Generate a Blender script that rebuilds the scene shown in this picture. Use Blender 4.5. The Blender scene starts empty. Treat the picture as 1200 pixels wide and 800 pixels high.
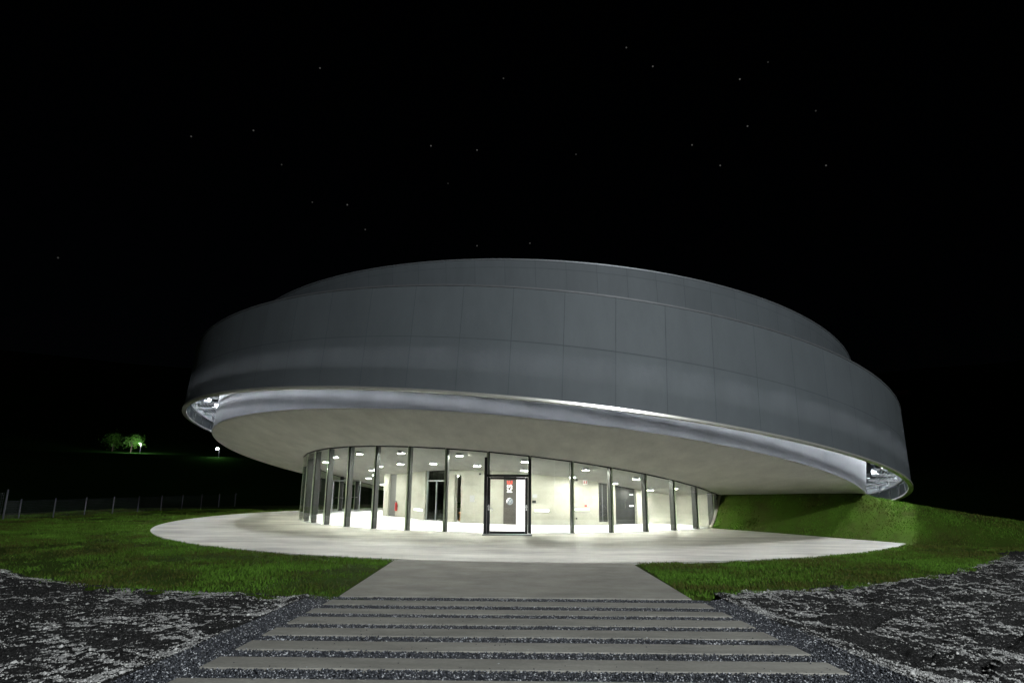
import bpy, math, random
import numpy as np
from mathutils import Matrix, Vector
random.seed(7); rng = np.random.default_rng(11)
R = math.radians
scene = bpy.context.scene
col = scene.collection

# ------------------------------------------------------------------ helpers
class MB:
    """collects shapes, links them as ONE mesh object"""
    def __init__(s): s.v = []; s.f = []; s.tone = []
    def quad(s, a, b, c, d):
        n = len(s.v); s.v += [tuple(a), tuple(b), tuple(c), tuple(d)]; s.f.append((n, n+1, n+2, n+3))
    def hexa(s, p):                     # 8 corners: bottom 4 (ccw) then top 4
        n = len(s.v); s.v += [tuple(q) for q in p]
        for q in ((3,2,1,0),(4,5,6,7),(0,1,5,4),(1,2,6,5),(2,3,7,6),(3,0,4,7)):
            s.f.append(tuple(n+i for i in q))
    def box(s, c, h, rz=0.0):           # centre, half sizes
        cx, cy, cz = c; hx, hy, hz = h; co, si = math.cos(rz), math.sin(rz)
        pts = []
        for dz in (-hz, hz):
            for dx, dy in ((-hx,-hy),(hx,-hy),(hx,hy),(-hx,hy)):
                pts.append((cx+dx*co-dy*si, cy+dx*si+dy*co, cz+dz))
        s.hexa(pts)
    def tube(s, a, b, r0, r1=None, n=10, cap=True):
        a, b = Vector(a), Vector(b); r1 = r0 if r1 is None else r1
        d = (b-a).normalized(); u = d.orthogonal().normalized(); w = d.cross(u)
        k = len(s.v)
        for p, r in ((a, r0), (b, r1)):
            for i in range(n):
                t = 2*math.pi*i/n; s.v.append(tuple(p+r*(math.cos(t)*u+math.sin(t)*w)))
        for i in range(n):
            j = (i+1) % n; s.f.append((k+i, k+j, k+n+j, k+n+i))
        if cap:
            s.f.append(tuple(k+i for i in reversed(range(n)))); s.f.append(tuple(k+n+i for i in range(n)))
    def ball(s, c, r, seg=12, rings=8, sz=1.0):
        k = len(s.v); cx, cy, cz = c
        for i in range(rings+1):
            t = math.pi*i/rings
            for j in range(seg):
                p = 2*math.pi*j/seg
                s.v.append((cx+r*math.sin(t)*math.cos(p), cy+r*math.sin(t)*math.sin(p), cz+r*sz*math.cos(t)))
        for i in range(rings):
            for j in range(seg):
                q = (j+1) % seg
                s.f.append((k+i*seg+j, k+(i+1)*seg+j, k+(i+1)*seg+q, k+i*seg+q))
    def build(s, name, m, parent=None, smooth=False, bevel=0.0):
        me = bpy.data.meshes.new(name); me.from_pydata(s.v, [], s.f); me.update()
        return link(name, me, m, parent, smooth, bevel)

def link(name, me, m, parent=None, smooth=False, bevel=0.0):
    if m is not None: me.materials.append(m)
    if smooth: me.polygons.foreach_set('use_smooth', [True]*len(me.polygons))
    o = bpy.data.objects.new(name, me); col.objects.link(o)
    if parent is not None:
        o.parent = parent
        L = parent.location if parent.type == 'EMPTY' else Vector((0, 0, 0))
        o.matrix_parent_inverse = Matrix.Translation(-L)
    if bevel:
        b = o.modifiers.new('edge', 'BEVEL'); b.width = bevel; b.segments = 2; b.limit_method = 'ANGLE'
    return o

def tag(o, label=None, cat=None, group=None, kind=None):
    if label: o['label'] = label
    if cat: o['category'] = cat
    if group: o['group'] = group
    if kind: o['kind'] = kind
    return o

def empty(name, loc):
    o = bpy.data.objects.new(name, None); o.location = loc; col.objects.link(o)
    bpy.context.view_layer.update() if False else None
    return o

def tris(name, V, F, m, tone=None, parent=None):
    """numpy arrays -> triangle mesh, fast; tone = per vertex grey factor"""
    me = bpy.data.meshes.new(name)
    me.vertices.add(len(V)); me.vertices.foreach_set('co', V.astype(np.float32).ravel())
    n = len(F); me.loops.add(n*3); me.loops.foreach_set('vertex_index', F.astype(np.int32).ravel())
    me.polygons.add(n); me.polygons.foreach_set('loop_start', np.arange(0, n*3, 3, dtype=np.int32))
    me.update(calc_edges=True)
    if tone is not None:
        a = me.attributes.new('tone', 'FLOAT', 'POINT'); a.data.foreach_set('value', tone.astype(np.float32))
    return link(name, me, m, parent)

# value noise (vectorised)
_T = rng.random((256, 256))
def vnoise(x, y):
    xi = np.floor(x).astype(int); yi = np.floor(y).astype(int); fx = x-xi; fy = y-yi
    fx = fx*fx*(3-2*fx); fy = fy*fy*(3-2*fy)
    g = lambda a, b: _T[a & 255, b & 255]
    return (g(xi,yi)*(1-fx)+g(xi+1,yi)*fx)*(1-fy)+(g(xi,yi+1)*(1-fx)+g(xi+1,yi+1)*fx)*fy
def fbm(x, y, o=4):
    s = 0; a = .5; t = 0
    for i in range(o):
        s = s+a*vnoise(x*2**i+17*i, y*2**i+31*i); t += a; a *= .5
    return s/t

# ------------------------------------------------------------------ materials
def mat(name):
    m = bpy.data.materials.new(name); m.use_nodes = True
    nt = m.node_tree; b = nt.nodes['Principled BSDF']
    return m, nt, b
def node(nt, t, **kw):
    n = nt.nodes.new(t)
    for k, v in kw.items(): setattr(n, k, v)
    return n
def L(nt, a, b): nt.links.new(a, b)
def noise(nt, scale, detail=6, rough=.6, vec=None, stretch=None):
    n = node(nt, 'ShaderNodeTexNoise'); n.inputs['Scale'].default_value = scale
    n.inputs['Detail'].default_value = detail; n.inputs['Roughness'].default_value = rough
    g = node(nt, 'ShaderNodeNewGeometry'); src = g.outputs['Position']
    if stretch:
        mp = node(nt, 'ShaderNodeMapping'); mp.inputs['Scale'].default_value = stretch
        L(nt, src, mp.inputs['Vector']); src = mp.outputs['Vector']
    L(nt, src, n.inputs['Vector']); return n.outputs['Fac']
def ramp(nt, fac, stops):
    r = node(nt, 'ShaderNodeValToRGB'); e = r.color_ramp.elements
    while len(e) < len(stops): e.new(.5)
    for k, (p, c) in zip(e, stops):
        k.position = p; k.color = (*c, 1) if len(c) == 3 else c
    L(nt, fac, r.inputs['Fac']); return r.outputs['Color']
def mulc(nt, a, b, fac=1.0):
    m = node(nt, 'ShaderNodeMix', data_type='RGBA', blend_type='MULTIPLY'); m.inputs[0].default_value = fac
    L(nt, a, m.inputs[6]); L(nt, b, m.inputs[7]); return m.outputs[2]
def bump(nt, b, h, strength, dist=.02):
    n = node(nt, 'ShaderNodeBump'); n.inputs['Strength'].default_value = strength; n.inputs['Distance'].default_value = dist
    L(nt, h, n.inputs['Height']); L(nt, n.outputs['Normal'], b.inputs['Normal'])
g3 = lambda v: (v, v, v)

def plain(name, c, rough=.5, metal=0., var=.12, scale=6.):
    m, nt, b = mat(name)
    f = noise(nt, scale)
    L(nt, ramp(nt, f, [(.25, tuple(x*(1-var) for x in c)), (.75, tuple(min(1, x*(1+var)) for x in c))]), b.inputs['Base Color'])
    b.inputs['Roughness'].default_value = rough; b.inputs['Metallic'].default_value = metal
    return m
def emit(name, c, s):
    m, nt, b = mat(name); b.inputs['Base Color'].default_value = (.8,.8,.8,1)
    b.inputs['Emission Color'].default_value = (*c, 1); b.inputs['Emission Strength'].default_value = s
    return m
def concrete(name, c, big=.5, amp=.22, stretch=None, rough=.7, fine=.12, bmp=.15):
    m, nt, b = mat(name)
    a = ramp(nt, noise(nt, big, 8, .65, stretch=stretch), [(.3, tuple(x*(1-amp) for x in c)), (.7, tuple(min(1, x*(1+amp)) for x in c))])
    f = noise(nt, 22., 5)
    d = ramp(nt, f, [(.3, g3(1-fine)), (.7, g3(1.0))])
    L(nt, mulc(nt, a, d), b.inputs['Base Color'])
    r = ramp(nt, noise(nt, big*2.3, 5, stretch=stretch), [(.3, g3(rough-.15)), (.7, g3(min(1, rough+.12)))])
    L(nt, r, b.inputs['Roughness']); bump(nt, b, f, bmp, .01)
    return m

M = {}
M['slab'] = concrete('forecourt_concrete', (.47,.457,.41), .55, .40, (.5,1.5,1), .60)
M['path'] = concrete('path_concrete', (.33,.315,.275), .8, .26, (.8,1.2,1), .7)
M['strip'] = concrete('strip_concrete', (.31,.298,.262), 1.3, .26, (.6,1.5,1), .75, .2, .3)
M['soffit'] = concrete('soffit_concrete', (.80,.785,.735), .8, .12, (1.8,.6,1), .85, .14, .2)
M['core'] = concrete('core_concrete', (.34,.335,.295), .7, .15, (1,1,1.6), .8, .10)
M['floor'] = concrete('lobby_epoxy', (.54,.54,.58), .5, .05, None, .55, .02, .0)
M['ribmetal'] = plain('mullion_metal', (.048,.050,.050), .45, .5, .1, 3)
M['paneedge'] = plain('green_glass_edge', (.42,.50,.34), .3, 0, .05)
M['fence'] = plain('weathered_fence_steel', (.12,.13,.145), .5, .5, .2, 12)
M['black'] = plain('black_metal', (.018,.019,.02), .4, .3, .2, 5)
M['blackdoor'] = plain('black_door', (.016,.017,.018), .35, 0, .2, 3)
M['greydoor'] = plain('grey_door', (.10,.10,.10), .45, 0, .1, 3)
M['steel'] = plain('galvanised_steel', (.42,.44,.46), .4, .8, .2, 12)
M['chrome'] = plain('brushed_chrome', (.55,.55,.56), .25, 1., .05, 12)
M['lever'] = plain('satin_handle', (.45,.45,.45), .5, 0, .05)
M['red'] = plain('red_paint', (.42,.03,.03), .35, 0, .06)
M['white'] = plain('white_board', (.82,.82,.86), .4, 0, .02)
M['grey'] = plain('grey_plastic', (.33,.33,.35), .5, 0, .05)
M['brown'] = plain('dark_brown_board', (.045,.040,.036), .5, 0, .1)
M['rim'] = plain('cream_edge_metal', (.88,.86,.79), .30, .75, .04)
M['roof'] = plain('roof_membrane', (.10,.10,.105), .8, 0, .2, 2)
M['frame'] = plain('dark_frame_steel', (.12,.125,.13), .5, .3, .15, 4)
M['joint'] = plain('panel_joint', (.087,.099,.106), .9, 0, .1, 3); M['joint'].node_tree.nodes['Principled BSDF'].inputs['Specular IOR Level'].default_value = .1
M['redtext'] = plain('red_lettering', (.75,.06,.04), .4, 0, .02)
M['whitetext'] = plain('white_lettering', (.85,.85,.88), .4, 0, .02)
M['downlight'] = emit('downlight_lens', (1.,.972,.905), 660.)
M['gaplamp'] = emit('gap_lamp_lens', (.92,.96,1.), 350.)
M['glarebar'] = emit('glass_glare_glow', (.9,.94,1.), 3.)  # glow standing in for lights reflected in the lobby glass
M['farlamp'] = emit('far_lamp_lens', (.9,.95,1.), 60.)
M['farwarm'] = emit('far_window_glow', (1.,.82,.55), 3.)
M['orange'] = plain('orange_wood', (.60,.28,.10), .45, 0, .1)

# perforated metal sheet: a mix of grey metal and open holes
def skin(name, c, openf):
    m, nt, b = mat(name)
    at = node(nt, 'ShaderNodeAttribute', attribute_name='panel')
    base = ramp(nt, at.outputs['Fac'], [(0, tuple(x*.96 for x in c)), (1, tuple(x*1.03 for x in c))])
    st = ramp(nt, noise(nt, 1.2, 7, .7, stretch=(1,1,.35)), [(.3, g3(.86)), (.7, g3(1.05))])
    L(nt, mulc(nt, base, st), b.inputs['Base Color'])
    b.inputs['Roughness'].default_value = .68; b.inputs['Metallic'].default_value = .15
    f = noise(nt, 1.4, 3, stretch=(1,1,1)); bump(nt, b, f, .12, .05)
    t = node(nt, 'ShaderNodeBsdfTranslucent'); t.inputs[0].default_value = (.8,.85,.9,1); mx = node(nt, 'ShaderNodeMixShader')
    mx.inputs[0].default_value = openf
    L(nt, b.outputs[0], mx.inputs[1]); L(nt, t.outputs[0], mx.inputs[2])
    L(nt, mx.outputs[0], nt.nodes['Material Output'].inputs['Surface'])
    return m
M['skin'] = skin('perforated_skin', (.102,.116,.124), .0115)
M['upper'] = skin('perforated_upper', (.095,.108,.116), .0115)
# ribbed metal on the drum behind the skin
m, nt, b = mat('ribbed_drum'); M['drum'] = m
w = node(nt, 'ShaderNodeTexWave'); w.wave_type = 'BANDS'; w.bands_direction = 'Z'; w.inputs['Scale'].default_value = 2.6; w.inputs['Distortion'].default_value = .15
geo = node(nt, 'ShaderNodeNewGeometry'); L(nt, geo.outputs['Position'], w.inputs['Vector'])
L(nt, ramp(nt, noise(nt, .9, 6, stretch=(1,1,.5)), [(.3,(.17,.178,.195)),(.7,(.22,.228,.245))]), b.inputs['Base Color'])
b.inputs['Roughness'].default_value = .6; b.inputs['Metallic'].default_value = .15
# window glass
def glass(name, tint):
    m = bpy.data.materials.new(name); m.use_nodes = True; nt = m.node_tree; nt.nodes.clear()
    out = node(nt, 'ShaderNodeOutputMaterial'); t = node(nt, 'ShaderNodeBsdfTransparent'); t.inputs[0].default_value = (*tint, 1)
    g = node(nt, 'ShaderNodeBsdfGlossy'); g.inputs['Roughness'].default_value = .005
    fr = node(nt, 'ShaderNodeFresnel'); 
    gg = node(nt, 'ShaderNodeNewGeometry'); mr = node(nt, 'ShaderNodeMapRange'); mr.inputs[3].default_value = 1.45; mr.inputs[4].default_value = 1/1.45
    L(nt, gg.outputs['Backfacing'], mr.inputs[0]); L(nt, mr.outputs[0], fr.inputs[0])
    n = noise(nt, .6, 2); bp = node(nt, 'ShaderNodeBump'); bp.inputs['Strength'].default_value = .01; L(nt, n, bp.inputs['Height']); L(nt, bp.outputs[0], g.inputs['Normal'])
    mx = node(nt, 'ShaderNodeMixShader'); L(nt, fr.outputs[0], mx.inputs[0]); L(nt, t.outputs[0], mx.inputs[1]); L(nt, g.outputs[0], mx.inputs[2])
    L(nt, mx.outputs[0], out.inputs['Surface']); return m
M['glass'] = glass('clear_glass', (.945,.98,.935)); M['darkglass'] = glass('tinted_glass', (.55,.58,.55))
# ground under the grass, bare soil, stones, blades
m, nt, b = mat('turf_soil'); M['turf'] = m
a = ramp(nt, noise(nt, .9, 8, .7), [(.3,(.038,.042,.011)),(.55,(.045,.086,.010)),(.75,(.053,.12,.011))])
L(nt, a, b.inputs['Base Color']); b.inputs['Roughness'].default_value = .95; bump(nt, b, noise(nt, 45, 4), .35, .02)
m, nt, b = mat('wet_soil'); M['soil'] = m
f = noise(nt, 38, 8, .8)
L(nt, ramp(nt, f, [(.38,(.010,.010,.0095)),(.54,(.036,.0355,.0345)),(.60,(.11,.108,.104)),(.70,(.30,.295,.285))]), b.inputs['Base Color'])
b.inputs['Roughness'].default_value = .9; bump(nt, b, f, .9, .05)
m, nt, b = mat('dark_gravel_bed'); M['bed'] = m
f = noise(nt, 60, 4, .7)
L(nt, ramp(nt, f, [(.35,(.012,.014,.018)),(.65,(.06,.066,.08))]), b.inputs['Base Color']); b.inputs['Roughness'].default_value = .85; bump(nt, b, f, 1, .03)
def toned(name, stops, rough=.8):
    m, nt, b = mat(name); at = node(nt, 'ShaderNodeAttribute', attribute_name='tone')
    L(nt, ramp(nt, at.outputs['Fac'], stops), b.inputs['Base Color']); b.inputs['Roughness'].default_value = rough
    return m
M['stone'] = toned('pale_stones', [(0,(.06,.06,.06)),(.5,(.34,.335,.32)),(1,(.80,.79,.76))])
M['chip'] = toned('dark_chippings', [(0,(.018,.020,.024)),(.8,(.080,.085,.098)),(.9,(.35,.36,.38)),(1,(.65,.66,.68))], .6)
M['blade'] = toned('grass_blades', [(0,(.080,.085,.020)),(.45,(.076,.155,.018)),(1,(.118,.255,.030))], .7)
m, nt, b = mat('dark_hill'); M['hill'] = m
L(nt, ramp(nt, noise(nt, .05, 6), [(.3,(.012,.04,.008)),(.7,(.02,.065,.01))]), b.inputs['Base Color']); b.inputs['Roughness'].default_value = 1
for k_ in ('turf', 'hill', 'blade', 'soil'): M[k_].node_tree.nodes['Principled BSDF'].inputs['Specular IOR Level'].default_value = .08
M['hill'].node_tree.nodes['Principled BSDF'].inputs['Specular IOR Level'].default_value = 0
M['leaf'] = toned('tree_leaves', [(0,(.03,.10,.010)),(1,(.08,.24,.015))], .6)
M['bark'] = plain('bark', (.09,.07,.05), .9, 0, .3, 8)
M['housewall'] = plain('house_plaster', (.30,.28,.25), .9, 0, .1, 1)
M['houseroof'] = plain('house_tiles', (.10,.05,.04), .9, 0, .2, 3)

# ------------------------------------------------------------------ measured geometry
SLAB = (.83, 35.64, 18.04)
GX, GY, GR = .17, 39.46, 12.46                       # glass circle
CX, CY, CR = 2.0, 41.0, 8.68                         # concrete core wall
def soff(x, y): return 3.355-.0957*x-.1258*(y-26.6)  # underside plane
class Ring:
    def __init__(s, cx, cy, r, a, b, z):
        s.c = Vector((cx, cy, z)); s.r = r; s.a = a; s.b = b
        n = Vector((-a, -b, 1)).normalized(); s.u = Vector((1, 0, a)).normalized(); s.w = n.cross(s.u); s.n = n
    def p(s, t, dr=0., dn=0.): return s.c+(s.r+dr)*(math.cos(t)*s.u+math.sin(t)*s.w)+dn*s.n
RS = Ring(1.069, 37.02, 17.12, -.0957, -.1258, soff(1.069, 37.02))
RB = Ring(1.328, 36.90, 18.578, -.1016, -.0923, 2.746)
RT = Ring(1.404, 37.023, 18.515, -.0921, -.1497, 5.281)
RU = Ring(1.724, 37.19, 16.608, -.0626, -.1446, 7.348)

B_LINE = np.array([(8.2,33.2),(9.9,31.01),(11.66,28.82),(13.55,26.03),(14.9,24.0),(17.2,23.3),(22,22.6),(45,24)], float)
def sdist(x, y):
    """signed distance to the foot of the bank, positive uphill (right and back)"""
    best = np.full(x.shape, 1e9); sg = np.ones(x.shape)
    for (ax, ay), (bx, by) in zip(B_LINE[:-1], B_LINE[1:]):
        dx, dy = bx-ax, by-ay; t = np.clip(((x-ax)*dx+(y-ay)*dy)/(dx*dx+dy*dy), 0, 1)
        d = np.hypot(x-ax-t*dx, y-ay-t*dy); cr = dx*(y-ay)-dy*(x-ax)
        m = d < best-1e-9; best = np.where(m, d, best); sg = np.where(m, np.sign(cr), sg)
    return best*sg
def sstep(t): t = np.clip(t, 0, 1); return t*t*(3-2*t)
def terrain(x, y, cut=True):
    x = np.asarray(x, float); y = np.asarray(y, float)
    h = .042*np.clip(12.25-np.maximum(y, -4), 0, None)
    d = sdist(x, y)
    hm = np.interp(x, [13.4, 15, 15.7, 16.6, 18, 20.7, 24, 32], [2.45, 2.05, 1.62, 1.34, 1.12, .70, .36, .1])
    prof = np.where(d < 2.6, np.clip(d, 0, None)/2.6, 1.0); prof = prof*.65+.35*sstep(d/2.6)
    bank = hm*prof-np.where(x > 14.8, .12*np.clip(d-3.0, 0, 12), 0)*np.clip((x-14.8)/1.5, 0, 1)
    h = h+np.where(d > 0, bank*np.clip((x-2)/4, 0, 1)*np.clip(1-(d-9)/12, 0, 1), 0)
    # valley beyond the fence, terrace with the lit tree, hills
    r = np.hypot(x, y-30); fr = np.clip((y+20)/40, 0, 1)
    far = np.interp(r, [0, 31, 60, 100, 134, 165, 250, 420, 700, 1000], [0, 0, -4.5, -4.5, 6.9, 8.6, 26, 62, 115, 130])
    h = h+far*np.where(r > 31, fr, 0)
    if cut:
        rg = np.hypot(x-GX, y-GY); h = np.where(rg < GR+.08, -.06, h)
        ins = (np.hypot(x-SLAB[0], y-SLAB[1]) < SLAB[2]-.12) & (d < 0); h = np.where(ins, -.06, h)
        h = np.where((np.abs(x-.1) < 3.2) & (y > 12.4) & (y < 20), -.06, h)
    return h

def soil_edge(x):   # y of the grass / bare soil border
    return np.interp(x, [-40,-12,-8.6,-6.6,-3.7,4.2,6.5,9.8,13.6,16.8,22,40], [20,15.4,13.5,12.9,12.35,13.2,13.9,15.6,18.6,22.0,22.3,23])

# ------------------------------------------------------------------ ground sheet
def axis(lo, hi, step, far):
    a = list(np.arange(lo, hi+1e-6, step)); s = step; p = hi
    while p < far[1]: s *= 1.12; p += s; a.append(p)
    s = step; p = lo
    while p > far[0]: s *= 1.12; p -= s; a.insert(0, p)
    return np.array(a)
ax_, ay_ = axis(-30, 24, .25, (-950, 950)), axis(2, 50, .25, (-120, 1000))
X, Y = np.meshgrid(ax_, ay_); Z = terrain(X, Y)
near = (np.abs(X) < 30) & (Y < 50) & (Z > -.05)
Z = Z+np.where(near, .05*(fbm(X*.9, Y*.9, 3)-.5), 0)
Z = np.where((Y < soil_edge(X)-.3) & (np.abs(X) < 24), Z-.40, Z)          # under the soil and gravel sheets
nx, ny = len(ax_), len(ay_)
V = np.stack([X.ravel(), Y.ravel(), Z.ravel()], 1)
i, j = np.meshgrid(np.arange(nx-1), np.arange(ny-1)); k = (j*nx+i).ravel()
F = np.concatenate([np.stack([k, k+1, k+nx+1], 1), np.stack([k, k+nx+1, k+nx], 1)])
ground = tris('ground', V, F, M['turf']); ground.data.materials.append(M['hill'])
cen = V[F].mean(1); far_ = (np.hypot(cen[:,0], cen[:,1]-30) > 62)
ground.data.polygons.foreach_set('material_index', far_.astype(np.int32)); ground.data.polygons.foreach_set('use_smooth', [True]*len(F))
tag(ground, kind='structure')

# soil sheets either side of the path
def soil_sheet(x0, x1, y0, y1, st=.065):
    xs, ys = np.arange(x0, x1, st), np.arange(y0, y1, st)
    X, Y = np.meshgrid(xs, ys); e = soil_edge(X)+.35*(fbm(X*2.3, Y*2.3, 3)-.5)*2
    rough = (fbm(X*1.3, Y*1.8, 5)-.5)*.46+(np.abs(fbm(X*3.+9, Y*4.+4, 4)-.5))*-.22+(fbm(X*9, Y*9, 3)-.5)*.07
    rough = rough*np.clip((e-Y)/.8, 0, 1)
    pe = np.minimum(np.abs(X+3.72), np.abs(X-4.05)); rough = rough*np.clip(pe/.5, 0.1, 1)+.035*np.exp(-((pe-.12)/.13)**2)
    Z = terrain(X, Y, False)+rough+.012
    n, mrow = len(xs), len(ys)
    V = np.stack([X.ravel(), Y.ravel(), Z.ravel()], 1); i, j = np.meshgrid(np.arange(n-1), np.arange(mrow-1)); k = (j*n+i).ravel()
    ok = (Y < e).ravel()[k]; k = k[ok]
    F = np.concatenate([np.stack([k, k+1, k+n+1], 1), np.stack([k, k+n+1, k+n], 1)])
    u, inv = np.unique(F, return_inverse=True); F = inv.reshape(F.shape); V = V[u]
    o = tris('bare_soil', V, F, M['soil']); o.data.polygons.foreach_set('use_smooth', [True]*len(F)); tag(o, kind='structure')
    return X, Y, Z, e
sheets = [soil_sheet(-17, -3.70, 3.5, 17), soil_sheet(4.03, 24, 3.5, 23.5)]

# octahedral stones
def stones(name, P, S, tone, m, flat=.6):
    n = len(P); o = np.array([(1,0,0),(-1,0,0),(0,1,0),(0,-1,0),(0,0,1),(0,0,-1)], float)
    f = np.array([(0,2,4),(2,1,4),(1,3,4),(3,0,4),(2,0,5),(1,2,5),(3,1,5),(0,3,5)])
    v = o[None]*(.65+.7*rng.random((n,6,1)))+rng.normal(0, .18, (n,6,3))
    a = rng.random(n)*6.283; c, s = np.cos(a)[:,None], np.sin(a)[:,None]
    x = v[...,0]*c-v[...,1]*s; y = v[...,0]*s+v[...,1]*c
    v = np.stack([x, y, v[...,2]*flat], -1)*S[:,None,None]+P[:,None,:]
    F = (f[None]+6*np.arange(n)[:,None,None]).reshape(-1,3)
    return tris(name, v.reshape(-1,3), F, m, np.repeat(tone, 6))
PP = []
for X, Y, Z, e in sheets:
    n = int(9500*X.size*.065**2); r_ = rng.integers(0, X.shape[0]-1, n); c_ = rng.integers(0, X.shape[1]-1, n)
    x, y, z, ee = X[r_,c_]+rng.random(n)*.065, Y[r_,c_]+rng.random(n)*.065, Z[r_,c_], e[r_,c_]
    dens = fbm(x*.85+5, y*1.05+2, 5); dens = np.clip((dens-.38)*4.2, 0.10, 1)*np.clip((fbm(x*3.1, y*3.6, 4)-.36)*4.0, 0.06, 1)
    keep = (y < ee-.05) & (rng.random(n) < dens*.8) & (np.hypot(x, y) < 26)
    PP.append(np.stack([x, y, z+.004], 1)[keep])
PP = np.concatenate(PP); S = .006+.011*rng.random(len(PP))**2.5+.034*(rng.random(len(PP)) > .988)*rng.random(len(PP))
st = stones('soil_stones', PP, S, np.clip(rng.normal(.46, .27, len(PP)), 0, 1), M['stone'])
tag(st, 'pale crushed stones strewn in streaks over dark muddy soil', 'gravel', kind='stuff')

# gravel strip of the path, with its bed
bed = MB(); 
gp = lambda x, y, dz=0: (x, y, float(terrain(x, y, False))+dz)
for y0, y1 in ((1.0, 6.), (6., 9.), (9., 12.25), (12.25, 12.42)):
    bed.quad(gp(-3.74,y0,-.03), gp(4.07,y0,-.03), gp(4.07,y1,-.03), gp(-3.74,y1,-.03))
tag(bed.build('gravel_path', M['bed']), kind='structure')
strip_y = [(11.50,12.06),(10.60,11.08),(9.67,10.25),(8.81,9.34),(7.95,8.46),(7.08,7.57),(6.18,6.66)]
n = 170000; x = rng.uniform(-3.78, 4.12, n); y = rng.uniform(6.0, 12.45, n)
keep = rng.random(n) < np.clip((y-3)/3, 0, 1)
for a_, b_ in strip_y: keep &= ~((y > a_+.01) & (y < b_-.01) & (x > -3.23) & (x < 3.56))
x, y = x[keep], y[keep]
P = np.stack([x, y, terrain(x, y, False)-.018+.022*rng.random(len(x))+.028*np.exp(-((np.minimum(np.abs(x+3.72), np.abs(x-4.05)))/.16)**2)], 1)
g = stones('path_gravel', P, .0065+.0085*rng.random(len(x)), rng.random(len(x))**1.15, M['chip'], .75)
tag(g, 'dark blue grey gravel chippings between the concrete strips of the path', 'gravel', kind='stuff')
n = 1500; x = rng.uniform(-3.2, 3.5, n); y = rng.uniform(6.2, 12.06, n); on = np.zeros(n, bool)
for a_, b_ in strip_y: on |= (y > a_) & (y < b_) & ((np.minimum(y-a_, b_-y) < .06) | (rng.random(n) < .12))
x, y = x[on], y[on]
g = stones('spilled_chippings', np.stack([x, y, terrain(x, y, False)+.016], 1), .005+.006*rng.random(len(x)), rng.random(len(x))**1.15, M['chip'], .75)
tag(g, 'loose chippings spilled on the edges of the concrete strips', 'gravel', kind='stuff')
words = ['farthest from camera, against the smooth path slab', 'second from the smooth path slab', 'third from the smooth path slab', 'fourth from the smooth path slab',
         'fifth from the smooth path slab', 'broad, sixth from the smooth path slab', 'nearest, only just showing at the picture bottom']
for (a_, b_), wd in zip(strip_y, words):
    mb = MB(); za, zb = float(terrain(0, a_, False)), float(terrain(0, b_, False)); off = random.uniform(-.015, .015)
    mb.hexa([(-3.24+off,a_,za-.15),(3.57+off,a_,za-.15),(3.57+off,b_,zb-.15),(-3.24+off,b_,zb-.15),(-3.24+off,a_,za+.012),(3.57+off,a_,za+.012),(3.57+off,b_,zb+.012),(-3.24+off,b_,zb+.012)])
    o = mb.build('paving_strip', M['strip'], bevel=.012)
    tag(o, 'grey concrete paving strip in gravel, '+wd, 'paving strip', 'concrete strips across the gravel path')

# smooth path slab and round forecourt
def arc_pts(c, r, a0, a1, n): return [(c[0]+r*math.sin(a0+(a1-a0)*i/n), c[1]-r*math.cos(a0+(a1-a0)*i/n)) for i in range(n+1)]
mb = MB(); pts = []
a_end = math.atan2(14.82-SLAB[0], SLAB[1]-24.2)
front = arc_pts(SLAB, SLAB[2], -math.pi*.86, a_end, 220)
poly = front+[(13.55,26.03),(11.66,28.82),(9.9,31.01),(8.2,33.2),(9,40),(4,48)]
nn = len(poly); cz = (.5, 34.)
mb.v += [(px, py, .03) for px, py in poly]+[(px, py, -.12) for px, py in poly]
mb.v.append((cz[0], cz[1], .03)); 
for i in range(nn):
    j = (i+1) % nn; mb.f.append((i, j, 2*nn)); mb.f.append((nn+i, nn+j, j, i))
tag(mb.build('forecourt', M['slab']), kind='structure')
mb = MB(); ys = [12.45, 17.62]
mb.hexa([(-3.2,12.45,-.12),(3.43,12.45,-.12),(3.3,17.60,-.12),(-3.15,17.85,-.12),(-3.2,12.45,.024),(3.43,12.45,.024),(3.3,17.60,.024),(-3.15,17.85,.024)])
tag(mb.build('entrance_path', M['path'], bevel=.01), kind='structure')

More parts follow.
